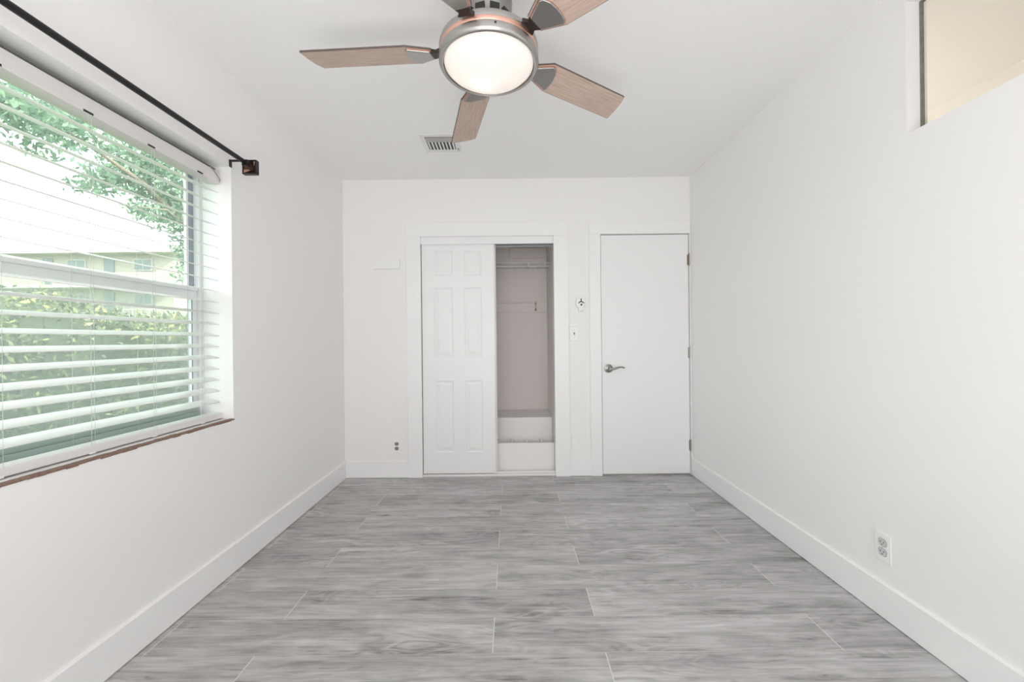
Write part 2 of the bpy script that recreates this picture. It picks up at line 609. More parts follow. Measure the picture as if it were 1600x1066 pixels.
# ------------------------------------------------------------------ hinged door
door = empty('door_1', (DR_X0, YB, 0), 'flat white hinged door with lever handle at the right wall', 'door', kind='structure')
dx0, dx1 = 0.0045, DR_X1 - DR_X0 - 0.006
MB().box(dx0, dx1, 0.000, 0.038, 0.012, DR_Z - 0.006).build('panel', M['door'], door, bevel=0.002)
hk = empty('handle', (0.824 - DR_X0, 0.0, 0.908))
hk.parent = door
MB().lathe([(0, -0.012), (0.020, -0.012), (0.024, -0.009), (0.034, -0.007), (0.037, 0.0)], 32, axis='Y').build('rosette', M['satin'], hk, smooth=True)
pts = [(0, -0.008, 0), (0, -0.040, 0), (0.012, -0.050, -0.001), (0.040, -0.052, 0.000), (0.066, -0.051, 0.010), (0.090, -0.050, 0.014), (0.112, -0.049, 0.010), (0.124, -0.048, 0.004)]
MB().tube(pts, [0.011, 0.011, 0.011, 0.009, 0.0075, 0.007, 0.007, 0.005], 12).build('lever', M['satin'], hk, smooth=True)
MB().lathe([(0, -0.058), (0.010, -0.058), (0.013, -0.050), (0.012, -0.044)], 20, axis='Y').build('lever_cap', M['satin'], hk, smooth=True)
MB().box(-0.004, 0.0045, -0.001, 0.02, 0.865, 0.955).build('latch_plate', M['hinge'], door)
for hz, mat in ((1.823, M['hinge_bronze']), (1.035, M['hinge']), (0.250, M['hinge'])):
    hx = dx1 + 0.004
    h = MB().tube([(hx, -0.008, hz - 0.045), (hx, -0.008, hz + 0.045)], 0.0075, 12)
    h.tube([(hx, -0.008, hz + 0.045), (hx, -0.008, hz + 0.051)], 0.0045, 8).tube([(hx, -0.008, hz - 0.051), (hx, -0.008, hz - 0.045)], 0.0045, 8)
    h.box(hx - 0.014, hx, -0.0022, 0.0, hz - 0.044, hz + 0.044)
    h.build('hinge', mat, door, smooth=True)

# ------------------------------------------------------------------ closet sliding doors


def six_panel(name, y0, x0, x1, label):
    """slab front face at y0"""
    z0, z1 = 0.026, 1.985
    d = empty(name, (x0, y0, 0), label, 'door', kind='structure')
    w = x1 - x0
    s = 0.00547
    cols = [(0.104, 0.262), (0.360, 0.509)]
    rows = [(0.205, 0.815), (1.020, 1.610), (1.712, 1.922)]
    b = MB()
    b.box(0, w, 0.0075, 0.034, z0, z1)
    xs = [0, cols[0][0], cols[0][1], cols[1][0], cols[1][1], w]
    zs = [z0, rows[0][0], rows[0][1], rows[1][0], rows[1][1], rows[2][0], rows[2][1], z1]
    V = [[b.bm.verts.new((x, 0.0, z)) for z in zs] for x in xs]
    F = b.bm.faces.new
    for i in range(5):
        for j in range(7):
            corner = [V[i][j], V[i + 1][j], V[i + 1][j + 1], V[i][j + 1]]
            if i in (1, 3) and j in (1, 3, 5):
                prev = corner
                for ins, yy in ((0.010, 0.0070), (0.016, 0.0070), (0.040, 0.0010)):
                    cur = [b.bm.verts.new((xs[i + p] + (ins if p == 0 else -ins), yy, zs[j + q] + (ins if q == 0 else -ins)))
                           for p, q in ((0, 0), (1, 0), (1, 1), (0, 1))]
                    for k in range(4):
                        F((prev[k], prev[(k + 1) % 4], cur[(k + 1) % 4], cur[k]))
                    prev = cur
                F(prev)
            else:
                F(corner)
    # outer edges of the skin
    for i in range(5):
        for jj in (0, 7):
            lo = [b.bm.verts.new((xs[i + p], 0.0076, zs[jj])) for p in (0, 1)]
            F((V[i][jj], V[i + 1][jj], lo[1], lo[0]))
    for j in range(7):
        for ii in (0, 5):
            lo = [b.bm.verts.new((xs[ii], 0.0076, zs[j + p])) for p in (0, 1)]
            F((V[ii][j], V[ii][j + 1], lo[1], lo[0]))
    b.build('panel', M['door'], d)
    return d


six_panel('door_2', YB + 0.016, -0.757, -0.140, 'front white six-panel sliding closet door')
six_panel('door_3', YB + 0.058, -0.752, -0.128, 'second white sliding closet door stacked behind the front one')
b = MB().box(CL_X0, CL_X1, YB + 0.004, YB + 0.010, 1.976, CL_Z)
structure(b.build('trim_4', M['door']), 'white fascia strip hiding the sliding door track', 'trim')
b = MB().box(CL_X0, CL_X1, YB + 0.010, YB + 0.098, 2.020, CL_Z)
b.box(CL_X0, CL_X1, YB + 0.050, YB + 0.054, 1.990, 2.02).box(CL_X0, CL_X1, YB + 0.094, YB + 0.098, 1.968, 2.02)
structure(b.build('trim_5', M['track']), 'grey metal sliding track at the top of the closet opening', 'trim')
b = MB().box(CL_X0, CL_X1, YB + 0.012, YB + 0.10, 0.0, 0.016)
b.box(CL_X0, CL_X1, YB + 0.050, YB + 0.054, 0.016, 0.024)
structure(b.build('trim_6', M['closet_white']), 'low white floor track across the closet opening', 'trim')

# closet jamb lining
b = MB().box(CL_X1 - 0.002, CL_X1 + 0.003, YB, Y1, 0, CL_Z).box(CL_X0 - 0.003, CL_X0 + 0.002, YB, Y1, 0, CL_Z)
structure(b.build('trim_7', M['trim']), 'white lining of the closet opening', 'trim')

# things in the closet
bench = empty('closet_platform', (0, 3.63, 0), 'white boxed platform along the back of the closet floor', 'platform')
MB().box(-1.2, CL_X1 - 0.003, 0.0, 0.018, 0.0, 0.424).build('front_panel', M['closet_white'], bench)
MB().box(-1.2, CL_X1 - 0.003, -0.002, 0.418, 0.424, 0.442).build('top', M['closet_white'], bench)
bn = empty('shoe_bin', (0, 3.462, 0), 'low white divided bin on the closet floor in front of the platform', 'bin')
MB().box(-0.62, CL_X1 - 0.003, 0.0, 0.016, 0.0, 0.250).build('front_panel', M['closet_white'], bn)
MB().box(-0.62, CL_X1 - 0.003, 0.016, 0.164, 0.0, 0.015).build('base', M['closet_white'], bn)
for k in range(6):
    dxk = -0.390 + 0.130 * k
    MB().box(dxk - 0.008, dxk + 0.008, 0.016, 0.164, 0.015, 0.250).build('divider', M['closet_white'], bn)
ws = empty('wire_shelf', (0, 3.72, 1.87), 'white wire shelf with hanging lip high in the closet', 'shelf')
b = MB()
sx0, sx1 = -1.19, CL_X1 - 0.002
for (yy, zz, r) in ((0, 0.018, 0.003), (0, -0.018, 0.0045), (0.11, 0.018, 0.003), (0.22, 0.018, 0.003), (0.322, 0.018, 0.003)):
    b.tube([(sx0, yy, zz), (sx1, yy, zz)], r, 6)
n = int((sx1 - sx0) / 0.0254)
for k in range(n + 1):
    xx = sx0 + 0.01 + k * 0.0254
    if xx > sx1:
        break
    b.tube([(xx, 0, -0.018), (xx, 0, 0.021), (xx, 0.32, 0.021)], 0.0016, 4)
b.build('deck', M['wire'], ws)
b = MB().tube([(0.172, -0.004, 0.02), (0.172, -0.004, -0.022), (0.172, 0.02, -0.028)], 0.005, 6)
b.build('brace', M['wire'], ws)
tag(MB().box(-0.008, CL_X1 - 0.001, 4.020, 4.0495, 1.990, 2.097).build('backing_board', M['closet'], bevel=0.004),
    'plain board fixed above the wire shelf on the closet rear wall', 'board')
hr = empty('hook_rail', (0, 4.05, 1.486), 'horizontal painted board with a coat hook on the closet rear wall', 'hook rail')
MB().box(-1.19, CL_X1 - 0.001, -0.018, -0.0005, -0.05, 0.05).build('rail', M['closet'], hr, bevel=0.003)
b = MB().box(0.245, 0.263, -0.022, -0.018, -0.035, 0.045)
b.tube([(0.254, -0.02, 0.035), (0.254, -0.045, 0.045), (0.254, -0.055, 0.060)], 0.004, 8)
b.tube([(0.254, -0.02, -0.015), (0.254, -0.040, -0.032), (0.254, -0.052, -0.020), (0.254, -0.054, -0.008)], 0.005, 8)
b.build('hook', M['hinge_bronze'], hr)

# ------------------------------------------------------------------ wall plates


def plate(name, loc, rotz, w, h, label, cat, group=None, thick=0.0):
    e = empty(name, loc, label, cat, group, rotz)
    MB().box(-w / 2, w / 2, -0.006 - thick, -0.0004, -h / 2, h / 2).build('cover_plate', M['plastic'], e, bevel=0.003)
    return e


def outlet(loc, rotz, label, face_mat):
    e = plate('wall_outlet', loc, rotz, 0.072, 0.118, label, 'outlet', 'duplex wall outlets')
    for sgn in (1, -1):
        zc = sgn * 0.0195
        pts = []
        for k in range(24):
            a = 2 * PI * k / 24
            pts.append((0.0175 * math.cos(a), zc + max(-0.0142, min(0.0142, 0.0175 * math.sin(a)))))
        if face_mat is not M['plastic_grey']:
            MB().prism([(p[0] * 1.10, zc + (p[1] - zc) * 1.12) for p in pts], 1, -0.0066, -0.0058).build('surround', M['plastic_grey'], e)
        rc = MB().prism(pts, 1, -0.0080, -0.0062).build('receptacle', face_mat, e, bevel=0.0006)
        MB().box(-0.0085, -0.0062, -0.0084, -0.0079, zc - 0.002, zc + 0.0065).build('slot', M['dark'], rc)
        MB().box(0.0058, 0.0083, -0.0084, -0.0079, zc - 0.001, zc + 0.0060).build('slot', M['dark'], rc)
        MB().lathe([(0, -0.0084), (0.0026, -0.0084), (0.0026, -0.0079)], 12, center=(0, 0, zc - 0.0075), axis='Y').build('slot', M['dark'], rc)
    MB().lathe([(0, -0.0068), (0.0025, -0.0066), (0.003, -0.0058)], 12, axis='Y').build('screw', M['plastic_light'], e)
    return e


outlet((-0.979, YB, 0.268), 0.0, 'duplex outlet with grey sockets low beside the closet casing', M['plastic_grey'])
outlet((XR, 1.622, 0.289), PI / 2 * 3, 'all-white duplex outlet above the long right-hand baseboard', M['plastic_light'])

sw = plate('light_switch', (0.533, YB, 1.205), 0, 0.075, 0.122, 'white toggle light switch between closet casing and door casing', 'switch', thick=0.004)
MB().box(-0.0065, 0.0065, -0.0108, -0.010, -0.0135, 0.0135).build('surround', M['plastic_light'], sw)
MB().prism([(-0.0105, -0.006), (-0.024, 0.003), (-0.022, 0.010), (-0.0105, 0.006)], 0, -0.005, 0.005).build('toggle', M['plastic_grey'], sw, bevel=0.001)
for sgn in (1, -1):
    MB().lathe([(0, -0.0112), (0.003, -0.0108), (0.0035, -0.010)], 12, center=(0, 0, sgn * 0.03), axis='Y').build('screw', M['plastic_light'], sw)

bp_ = plate('blank_plate', (0.536, YB, 0.285), 0, 0.066, 0.122, 'blank white cover plate low between closet and door', 'cover plate')
MB().lathe([(0, -0.0068), (0.003, -0.0066), (0.0033, -0.006)], 12, center=(0, 0, 0.03), axis='Y').build('screw', M['plastic'], bp_)
cp = plate('wide_plate', (-1.048, YB, 1.809), 0, 0.222, 0.080, 'wide painted-over cover plate on the wall left of the closet', 'cover plate', thick=0.010)
MB().box(-0.085, -0.080, -0.0168, -0.0155, -0.012, 0.012).build('ridge', M['plastic'], cp)
MB().box(0.030, 0.070, -0.0168, -0.0155, -0.006, 0.004).build('ridge', M['plastic'], cp)

td = empty('wall_sensor', (0.592, YB, 1.455), 'small white rounded wall device with dark three-armed mark', 'wall device')
pts = []
for k in range(40):
    a = 2 * PI * k / 40
    pts.append((0.037 * math.copysign(abs(math.cos(a)) ** 0.7, math.cos(a)) - 0.006, 0.046 * math.copysign(abs(math.sin(a)) ** 0.7, math.sin(a)) + 0.012))
MB().prism(pts, 1, -0.032, -0.0004).build('body', M['plastic'], td, bevel=0.006)
MB().box(-0.022, 0.024, -0.030, -0.0004, -0.058, -0.026).build('lower_block', M['plastic'], td, bevel=0.003)
mk = MB()
mk.box(-0.0050, 0.0050, -0.0336, -0.0315, 0.020, 0.046)
for sgn in (1, -1):
    mk.prism([(0.000, 0.025), (sgn * 0.011, 0.022), (sgn * 0.026, 0.010), (sgn * 0.021, 0.003), (sgn * 0.009, 0.012), (0.000, 0.015)], 1, -0.0336, -0.0315)
mk.build('mark', M['dark_grey'], td)
MB().lathe([(0, -0.0340), (0.008, -0.0340), (0.008, -0.0315)], 16, center=(0.001, 0, -0.006), axis='Y').build('button', M['dark'], td)

tag(MB().tube([(XR + 0.002, 2.603, 0.964), (XR - 0.012, 2.603, 0.960), (XR - 0.018, 2.600, 0.952)], 0.0025, 8).build('wall_nail', M['wall']),
    'small painted-over nail sticking out of the right wall', 'nail')

# ------------------------------------------------------------------ ceiling vent
vent = empty('ceiling_vent', (-0.4725, 2.7255, ZC), 'small white metal air vent in the ceiling beyond the fan', 'vent')
vw, vd = 0.127, 0.125
b = MB()
ix, iy = 0.095, 0.090
b.box(-vw, vw, -vd, -iy, -0.006, -0.0004).box(-vw, vw, iy, vd, -0.006, -0.0004)
b.box(-vw, -ix, -iy, iy, -0.006, -0.0004).box(ix, vw, -iy, iy, -0.006, -0.0004)
b.build('frame', M['vent_white'], vent, bevel=0.002)
MB().box(-ix, ix, -iy, iy, -0.003, -0.0006).build('duct_opening', M['dark'], vent)
MB().box(-ix, ix, -iy, -iy + 0.055, -0.012, -0.003).build('damper_plate', M['hinge'], vent)
for k in range(8):
    xk = -ix + 0.012 + k * (2 * ix - 0.024) / 7
    pr = MB().prism([(xk - 0.004, -0.010), (xk - 0.002, -0.010), (xk + 0.006, -0.0035), (xk + 0.003, -0.0035)], 1, -iy + 0.055, iy)
    pr.build('louver', M['vent_white'], vent)
MB().box(ix + 0.012, ix + 0.020, iy - 0.03, iy, -0.014, -0.006).build('damper_lever', M['hinge'], vent)

# ------------------------------------------------------------------ ceiling fan
FC = (-0.071, 1.447)
fan = empty('ceiling_fan', (FC[0], FC[1], ZC), 'five-blade ceiling fan with taupe blades and lit glass bowl', 'ceiling fan')
dz = -ZC
MB().lathe([(0, 2.527 + dz), (0.072, 2.527 + dz), (0.072, 2.505 + dz), (0.055, 2.470 + dz), (0.030, 2.458 + dz), (0, 2.458 + dz)], 48).build('canopy', M['nickel'], fan, smooth=True)
MB().tube([(0, 0, 2.46 + dz), (0, 0, 2.36 + dz)], 0.016, 20).build('downrod', M['neck'], fan, smooth=True)
MB().lathe([(0, 2.405 + dz), (0.070, 2.405 + dz), (0.088, 2.392 + dz), (0.084, 2.345 + dz), (0.078, 2.335 + dz), (0.074, 2.30 + dz), (0.086, 2.262 + dz), (0.11, 2.250 + dz)], 48).build('motor_neck', M['satin'], fan, smooth=True)
b = MB()
for k in range(10):
    a = 2 * PI * k / 10
    q = MB()
    b.prism([(math.cos(a + s) * rr, math.sin(a + s) * rr) for s, rr in ((-0.2, 0.078), (-0.2, 0.0868), (0.2, 0.0868), (0.2, 0.078))], 2, 2.292 + dz, 2.335 + dz)
    q.bm.free()
b.build('vent_slots', M['dark'], fan)
MB().lathe([(0.03, 2.268 + dz), (0.10, 2.264 + dz), (0.155, 2.248 + dz), (0.178, 2.232 + dz), (0.181, 2.222 + dz), (0.178, 2.2115 + dz)], 80).build('motor_housing', M['nickel'], fan, smooth=True)
MB().lathe([(0.178, 2.2115 + dz), (0.179, 2.207 + dz), (0.175, 2.1985 + dz), (0.170, 2.196 + dz)], 80).build('copper_band', M['copper'], fan, smooth=True)
ring = MB().lathe([(0.150, 2.198 + dz), (0.176, 2.1965 + dz), (0.1815, 2.192 + dz), (0.182, 2.172 + dz), (0.177, 2.164 + dz), (0.170, 2.161 + dz), (0.166, 2.165 + dz)], 80).build('light_ring', M['nickel'], fan, smooth=True)
for aa in (-1.40, 0.05, 2.2):
    MB().lathe([(0, -0.002), (0.0035, -0.002), (0.004, 0.002)], 10, axis='Y').xform(
        Matrix.Translation((0.1815 * math.cos(aa), 0.1815 * math.sin(aa), 2.184 + dz)) @ Matrix.Rotation(aa + PI / 2, 4, 'Z')).build('screw', M['dark'], ring)
prof = [(0.1625, 2.170 + dz)]
for k in range(1, 13):
    rr = 0.1625 * (1 - k / 12)
    prof.append((rr, 2.166 + dz - 0.056 * (1 - (rr / 0.1625) ** 2.2)))
MB().lathe(prof, 72).build('glass_bowl', M['bowl'], fan, smooth=True)
add_light('fan_bulb', 'POINT', (FC[0] - 0.025, FC[1] + 0.02, 2.145), 0.11, (1.0, 0.88, 0.78), shadow_soft_size=0.03)

BLADE = [(0.200, -0.028), (0.262, -0.062), (0.655, -0.0625), (0.668, -0.030), (0.675, 0.015), (0.679, 0.0625), (0.296, 0.0625), (0.210, 0.034)]
PLATE = [(0.205, -0.023), (0.262, -0.053), (0.276, -0.051), (0.291, -0.030), (0.299, -0.005), (0.302, 0.022), (0.299, 0.046), (0.291, 0.053), (0.213, 0.028)]


def make_blade(ang):
    e = empty('blade', (0, 0, 2.222 + dz))
    e.parent = fan
    e.rotation_euler = (0, 0, 0)
    rm = Matrix.Rotation(math.radians(ang), 4, 'Z') @ Matrix.Rotation(math.radians(-12.5), 4, 'X')
    e.matrix_local = Matrix.Translation((0, 0, 2.222 + dz)) @ rm
    MB().prism(BLADE, 2, -0.0025, 0.004).build('board', M['blade'], e, bevel=0.0)
    # dark edge banding round the board
    eb = MB()
    n = len(BLADE)
    cx = sum(p[0] for p in BLADE) / n
    out = []
    for i, p in enumerate(BLADE):
        a, c = Vector(BLADE[i - 1]), Vector(BLADE[(i + 1) % n])
        pv = Vector(p)
        d1, d2 = (pv - a).normalized(), (c - pv).normalized()
        n1, n2 = Vector((d1.y, -d1.x)), Vector((d2.y, -d2.x))
        m = (n1 + n2).normalized()
        out.append(pv + m * 0.0016 / max(0.4, m.dot(n1)))
    vb = [[eb.bm.verts.new((q[0], q[1], z)) for q in (p, o)] for p, o in zip(BLADE, out) for z in (0,)]
    for z0, z1 in ((-0.0022, 0.0045),):
        I0 = [eb.bm.verts.new((p[0], p[1], z0)) for p in BLADE]
        O0 = [eb.bm.verts.new((o[0], o[1], z0)) for o in out]
        I1 = [eb.bm.verts.new((p[0], p[1], z1)) for p in BLADE]
        O1 = [eb.bm.verts.new((o[0], o[1], z1)) for o in out]
        for i in range(n):
            j = (i + 1) % n
            eb.bm.faces.new((I0[i], I0[j], O0[j], O0[i]))
            eb.bm.faces.new((O0[i], O0[j], O1[j], O1[i]))
            eb.bm.faces.new((O1[i], O1[j], I1[j], I1[i]))
    for pair in vb:
        for v in pair:
            eb.bm.verts.remove(v)
    eb.build('edge_band', M['blade_edge'], e)
    MB().prism(PLATE, 2, -0.0095, -0.0020).build('bracket_plate', M['nickel'], e, bevel=0.004, segs=3)
    MB().prism([(p[0] - (0.0 if p[0] > .27 else 0.003), p[1] * (1.07 if p[0] < .295 else 1.0)) for p in PLATE], 2, -0.0050, -0.0022).build('copper_edge', M['copper'], e)
    MB().prism([(0.150, -0.030), (0.180, -0.030), (0.192, -0.018), (0.206, -0.027), (0.213, 0.030), (0.194, 0.020), (0.180, 0.030), (0.150, 0.030)], 2, -0.008, 0.006).build('bracket', M['neck'], e, bevel=0.002)
    return e


for k in range(5):
    make_blade(104.9 + 72 * k)

# ------------------------------------------------------------------ window
win = empty('window_1', (0, 0, 0), 'single-hung white metal window with blinds on the left wall', 'window', kind='structure')
fy0, fy1, fz0, fz1 = WIN_Y0, WIN_Y1, WIN_Z0, WIN_Z1
xi, xo = -1.572, XO + 0.004
b = MB()
b.box(xo, xi, fy1 - 0.020, fy1, fz0, fz1).box(xo, xi, fy0, fy0 + 0.020, fz0, fz1)
b.box(xo, xi, fy0 + 0.02, fy1 - 0.02, fz1 - 0.030, fz1)
b.build('window_frame', M['frame'], win, bevel=0.002)
MB().box(xo, xi, fy0 + 0.02, fy1 - 0.02, fz0, fz0 + 0.045).build('sill_track', M['sill_grey'], win, bevel=0.002)
b = MB()
b.box(xo + 0.003, -1.598, fy1 - 0.046, fy1 - 0.020, fz0 + 0.045, fz1 - 0.03)
b.box(xo + 0.003, -1.598, fy0 + 0.020, fy0 + 0.046, fz0 + 0.045, fz1 - 0.03)
b.build('side_track', M['frame_grey'], win)
RZ0, RZ1 = 1.378, 1.436
# upper sash (outer), lower sash (inner)
su = MB()
ux0, ux1 = -1.614, -1.600
sy0, sy1 = fy0 + 0.046, fy1 - 0.046
su.box(ux0, ux1, sy0, sy1, RZ0 + 0.005, RZ1).box(ux0, ux1, sy0, sy1, fz1 - 0.052, fz1 - 0.03)
su.box(ux0, ux1, sy0, sy0 + 0.014, RZ1, fz1 - 0.05).box(ux0, ux1, sy1 - 0.014, sy1, RZ1, fz1 - 0.05)
us = su.build('upper_sash', M['frame'], win, bevel=0.002)
MB().box(-1.609, -1.605, sy0 + 0.012, sy1 - 0.012, RZ1 - 0.002, fz1 - 0.051).build('pane', M['glass'], us)
sl = MB()
lx0, lx1 = -1.598, -1.582
ly0, ly1 = fy0 + 0.022, fy1 - 0.022
sl.box(lx0, lx1, ly0, ly1, RZ0, RZ0 + 0.042).box(lx0, lx1 + 0.006, ly0, ly1, RZ0 + 0.042, RZ0 + 0.058)
sl.box(lx0, lx1, ly0, ly0 + 0.034, fz0 + 0.085, RZ0).box(lx0, lx1, ly1 - 0.034, ly1, fz0 + 0.085, RZ0)
ls = sl.build('lower_sash', M['frame'], win, bevel=0.002)
MB().box(lx0, lx1, ly0, ly1, fz0 + 0.045, fz0 + 0.085).build('bottom_rail', M['sill_grey'], ls, bevel=0.002)
MB().box(-1.592, -1.588, ly0 + 0.032, ly1 - 0.032, fz0 + 0.083, RZ0 + 0.002).build('pane', M['glass'], ls)
MB().box(lx1 - 0.0005, lx1 + 0.0012, ly1 - 0.036, ly1 - 0.030, fz0 + 0.085, RZ0).build('glazing_seal', M['frame_grey'], ls)
MB().box(-1.6178, -1.6172, fy0 + 0.03, fy1 - 0.03, fz0 + 0.03, RZ0 + 0.02).build('insect_screen', M['screen'], win)

# rough broken plaster along the sill edge
b = MB()
yy = WIN_Y0
while yy < WIN_Y1 - 0.002:
    y2 = min(WIN_Y1 + 0.004, yy + random.uniform(0.02, 0.06))
    b.box(XL - 0.020, XL + random.uniform(0.0015, 0.003), yy, y2, WIN_Z0 - random.uniform(0.006, 0.0095), WIN_Z0 + random.uniform(0.0005, 0.002))
    yy = y2
structure(b.build('trim_8', M['raw']), 'chipped brown raw edge along the window sill', 'sill edge')

# high opening in the right wall, glazed
tr = empty('window_2', (0, 0, 0), 'high fixed glazed opening in the right wall with cream hallway beyond', 'window', kind='structure')
gx = XR + 0.052
b = MB()
b.box(gx, gx + 0.010, TR_Y1 - 0.008, TR_Y1, TR_Z0, TR_Z1).box(gx, gx + 0.010, TR_Y0, TR_Y0 + 0.008, TR_Z0, TR_Z1)
b.box(gx, gx + 0.010, TR_Y0 + 0.008, TR_Y1 - 0.008, TR_Z1 - 0.008, TR_Z1)
b.build('gasket', M['gasket'], tr)
MB().box(gx + 0.003, gx + 0.008, TR_Y0 + 0.01, TR_Y1 - 0.006, TR_Z0, TR_Z1 - 0.006).build('pane', M['glass_hall'], tr)
b = MB()
b.box(gx + 0.012, WR, TR_Y1 - 0.006, TR_Y1, TR_Z0, TR_Z1).box(gx + 0.012, WR, TR_Y0, TR_Y0 + 0.006, TR_Z0, TR_Z1)
b.build('stop_bead', M['cream'], tr)

# ------------------------------------------------------------------ blind
bl = empty('window_blind', (-1.502, 0, WIN_Z1), 'white horizontal slat blind hanging inside the left window recess', 'blind')
bz = -WIN_Z1
by0, by1 = WIN_Y0 + 0.012, 1.986
MB().box(-0.033, 0.032, by0, by1 + 0.008, 1.966 + bz, 2.024 + bz).build('headrail', M['headrail'], bl, bevel=0.002)
MB().box(-0.033, 0.0325, by0, by1 - 0.02, 2.0245 + bz, 2.030 + bz).build('gap_shade_strip', M['dark_grey'], bl)  # dark strip added for the shade line in the gap above the headrail


def slat_mesh():
    b = MB()
    n = 6
    top, bot = [], []
    for i in range(n + 1):
        x = -0.0315 + 0.063 * i / n
        h = 0.0018 * (1 - (x / 0.0315) ** 2)
        top.append((x, h + 0.0012))
        bot.append((x, h - 0.0012))
    b.prism([(p[0], p[1]) for p in top + bot[::-1]], 1, by0 + 0.004, by1)
    return b


s0 = slat_mesh().build('slat', M['slat'], bl)
s0.location = (0, 0, 1.925 + bz)
s0.rotation_euler = (0, math.radians(15.5), 0)
for k in range(1, 20):
    c = s0.copy()
    COL.objects.link(c)
    c.parent = bl
    c.location = (0, 0, 1.925 - 0.0556 * k + bz)
MB().box(-0.031, 0.034, by0, by1 + 0.012, 0.7775 + bz, 0.806 + bz).build('bottom_rail', M['headrail'], bl, bevel=0.004)
MB().box(-0.031, 0.034, by1 + 0.0125, by1 + 0.016, 0.7755 + bz, 0.803 + bz).build('rail_cap', M['plastic'], bl, bevel=0.001)
for yk in (0.63, 0.88, 1.125, 1.376, 1.617, 1.870):
    b = MB()
    for xx in (0.0325, -0.0325):
        b.tube([(xx, yk, 1.967 + bz), (xx, yk, 0.80 + bz)], 0.0007, 5)
    b.tube([(0.0335, yk + 0.010, 1.967 + bz), (0.0335, yk + 0.010, 0.80 + bz)], 0.0006, 5)
    b.build('ladder_cord', M['cord'], bl)
    MB().box(0.0318, 0.0335, yk - 0.016, yk + 0.016, 1.967 + bz, 1.974 + bz).build('cord_clip', M['dark'], bl)
    MB().box(0.0335, 0.0352, yk - 0.010, yk + 0.010, 0.776 + bz, 0.783 + bz).build('cord_plug', M['plastic'], bl)
b = MB().tube([(0.034, 1.93, 2.026 + bz), (0.035, 1.955, 2.016 + bz), (0.035, 1.985, 1.995 + bz), (0.038, 1.990, 1.985 + bz), (0.034, 1.992, 1.975 + bz)], 0.0022, 6)
b.build('valance_clip', M['hinge'], bl)

# ------------------------------------------------------------------ curtain rod
rod = empty('curtain_rod', (-1.340, 2.000, 2.074), 'black metal curtain rod above the window with square bronze end', 'curtain rod')
MB().tube([(0, -1.75, 0), (0, -0.02, 0)], 0.0115, 20).build('rod', M['black'], rod, smooth=True)
b = MB().box(-0.0788, -0.075, -0.008, 0.008, -0.022, 0.014)
b.box(-0.077, 0.0, -0.005, 0.005, 0.006, 0.014).box(-0.005, 0.005, -0.005, 0.005, -0.012, 0.010).prism([(-0.014, -0.010), (0.014, -0.010), (0.017, 0.004), (0.012, 0.004), (0.0, -0.006), (-0.012, 0.004), (-0.017, 0.004)], 1, -0.008, 0.008)
b.build('bracket', M['black'], rod)
br2 = rod.children[1].copy()
COL.objects.link(br2)
br2.parent = rod
br2.location = (0, -1.62, 0)
fin = empty('finial', (0.016, 0.014, -0.020))
fin.parent = rod
S = 0.036
b = MB()
for (x0, x1, z0, z1) in ((-S, S, S - 0.007, S), (-S, S, -S, -S + 0.007), (-S, -S + 0.007, -S + 0.007, S - 0.007), (S - 0.007, S, -S + 0.007, S - 0.007)):
    b.box(x0, x1, -0.012, 0.012, z0, z1)
b.build('frame', M['black'], fin, bevel=0.0015)
Q = S - 0.007
b = MB()
A = [b.bm.verts.new((x, -0.009, z)) for x, z in ((-Q, -Q), (Q, -Q), (Q, Q), (-Q, Q))]
B_ = [b.bm.verts.new((x, 0.008, z)) for x, z in ((-0.012, -0.012), (0.012, -0.012), (0.012, 0.012), (-0.012, 0.012))]
b.bm.faces.new(B_)
for i in range(4):
    b.bm.faces.new((A[i], A[(i + 1) % 4], B_[(i + 1) % 4], B_[i]))
b.build('inner_facets', M['bronze'], fin)
MB().box(-0.026, 0.004, -0.030, 0.010, 0.000, 0.030).build('collar', M['black'], fin, bevel=0.002)

# ------------------------------------------------------------------ outside
structure(MB().box(-70, XO, -20, 70, -0.45, -0.15).build('ground', M['grass']), 'lawn outside the window', 'ground')


def leaf_cloud(name, centers, size, mat, parent, tilt=None, lean=0.0):
    n = len(centers)
    d = rng.normal(size=(n, 3))
    d /= np.linalg.norm(d, axis=1)[:, None]
    if tilt is not None:
        d = d * 0.8 + np.array(tilt)
        d /= np.linalg.norm(d, axis=1)[:, None]
    e = rng.normal(size=(n, 3))
    e -= (e * d).sum(1)[:, None] * d
    e /= np.linalg.norm(e, axis=1)[:, None]
    f = np.cross(d, e)
    s = size * rng.uniform(0.6, 1.25, n)[:, None]
    c = centers
    V = np.stack([c - e * s, c + f * s * 0.42 - e * s * 0.1, c + e * s, c - f * s * 0.42 - e * s * 0.1], 1).reshape(-1, 3)
    F = np.arange(4 * n).reshape(-1, 4)
    me = bpy.data.meshes.new(name)
    me.from_pydata(V.tolist(), [], F.tolist())
    me.materials.append(mat)
    o = bpy.data.objects.new(name, me)
    COL.objects.link(o)
    o.parent = parent
    return o


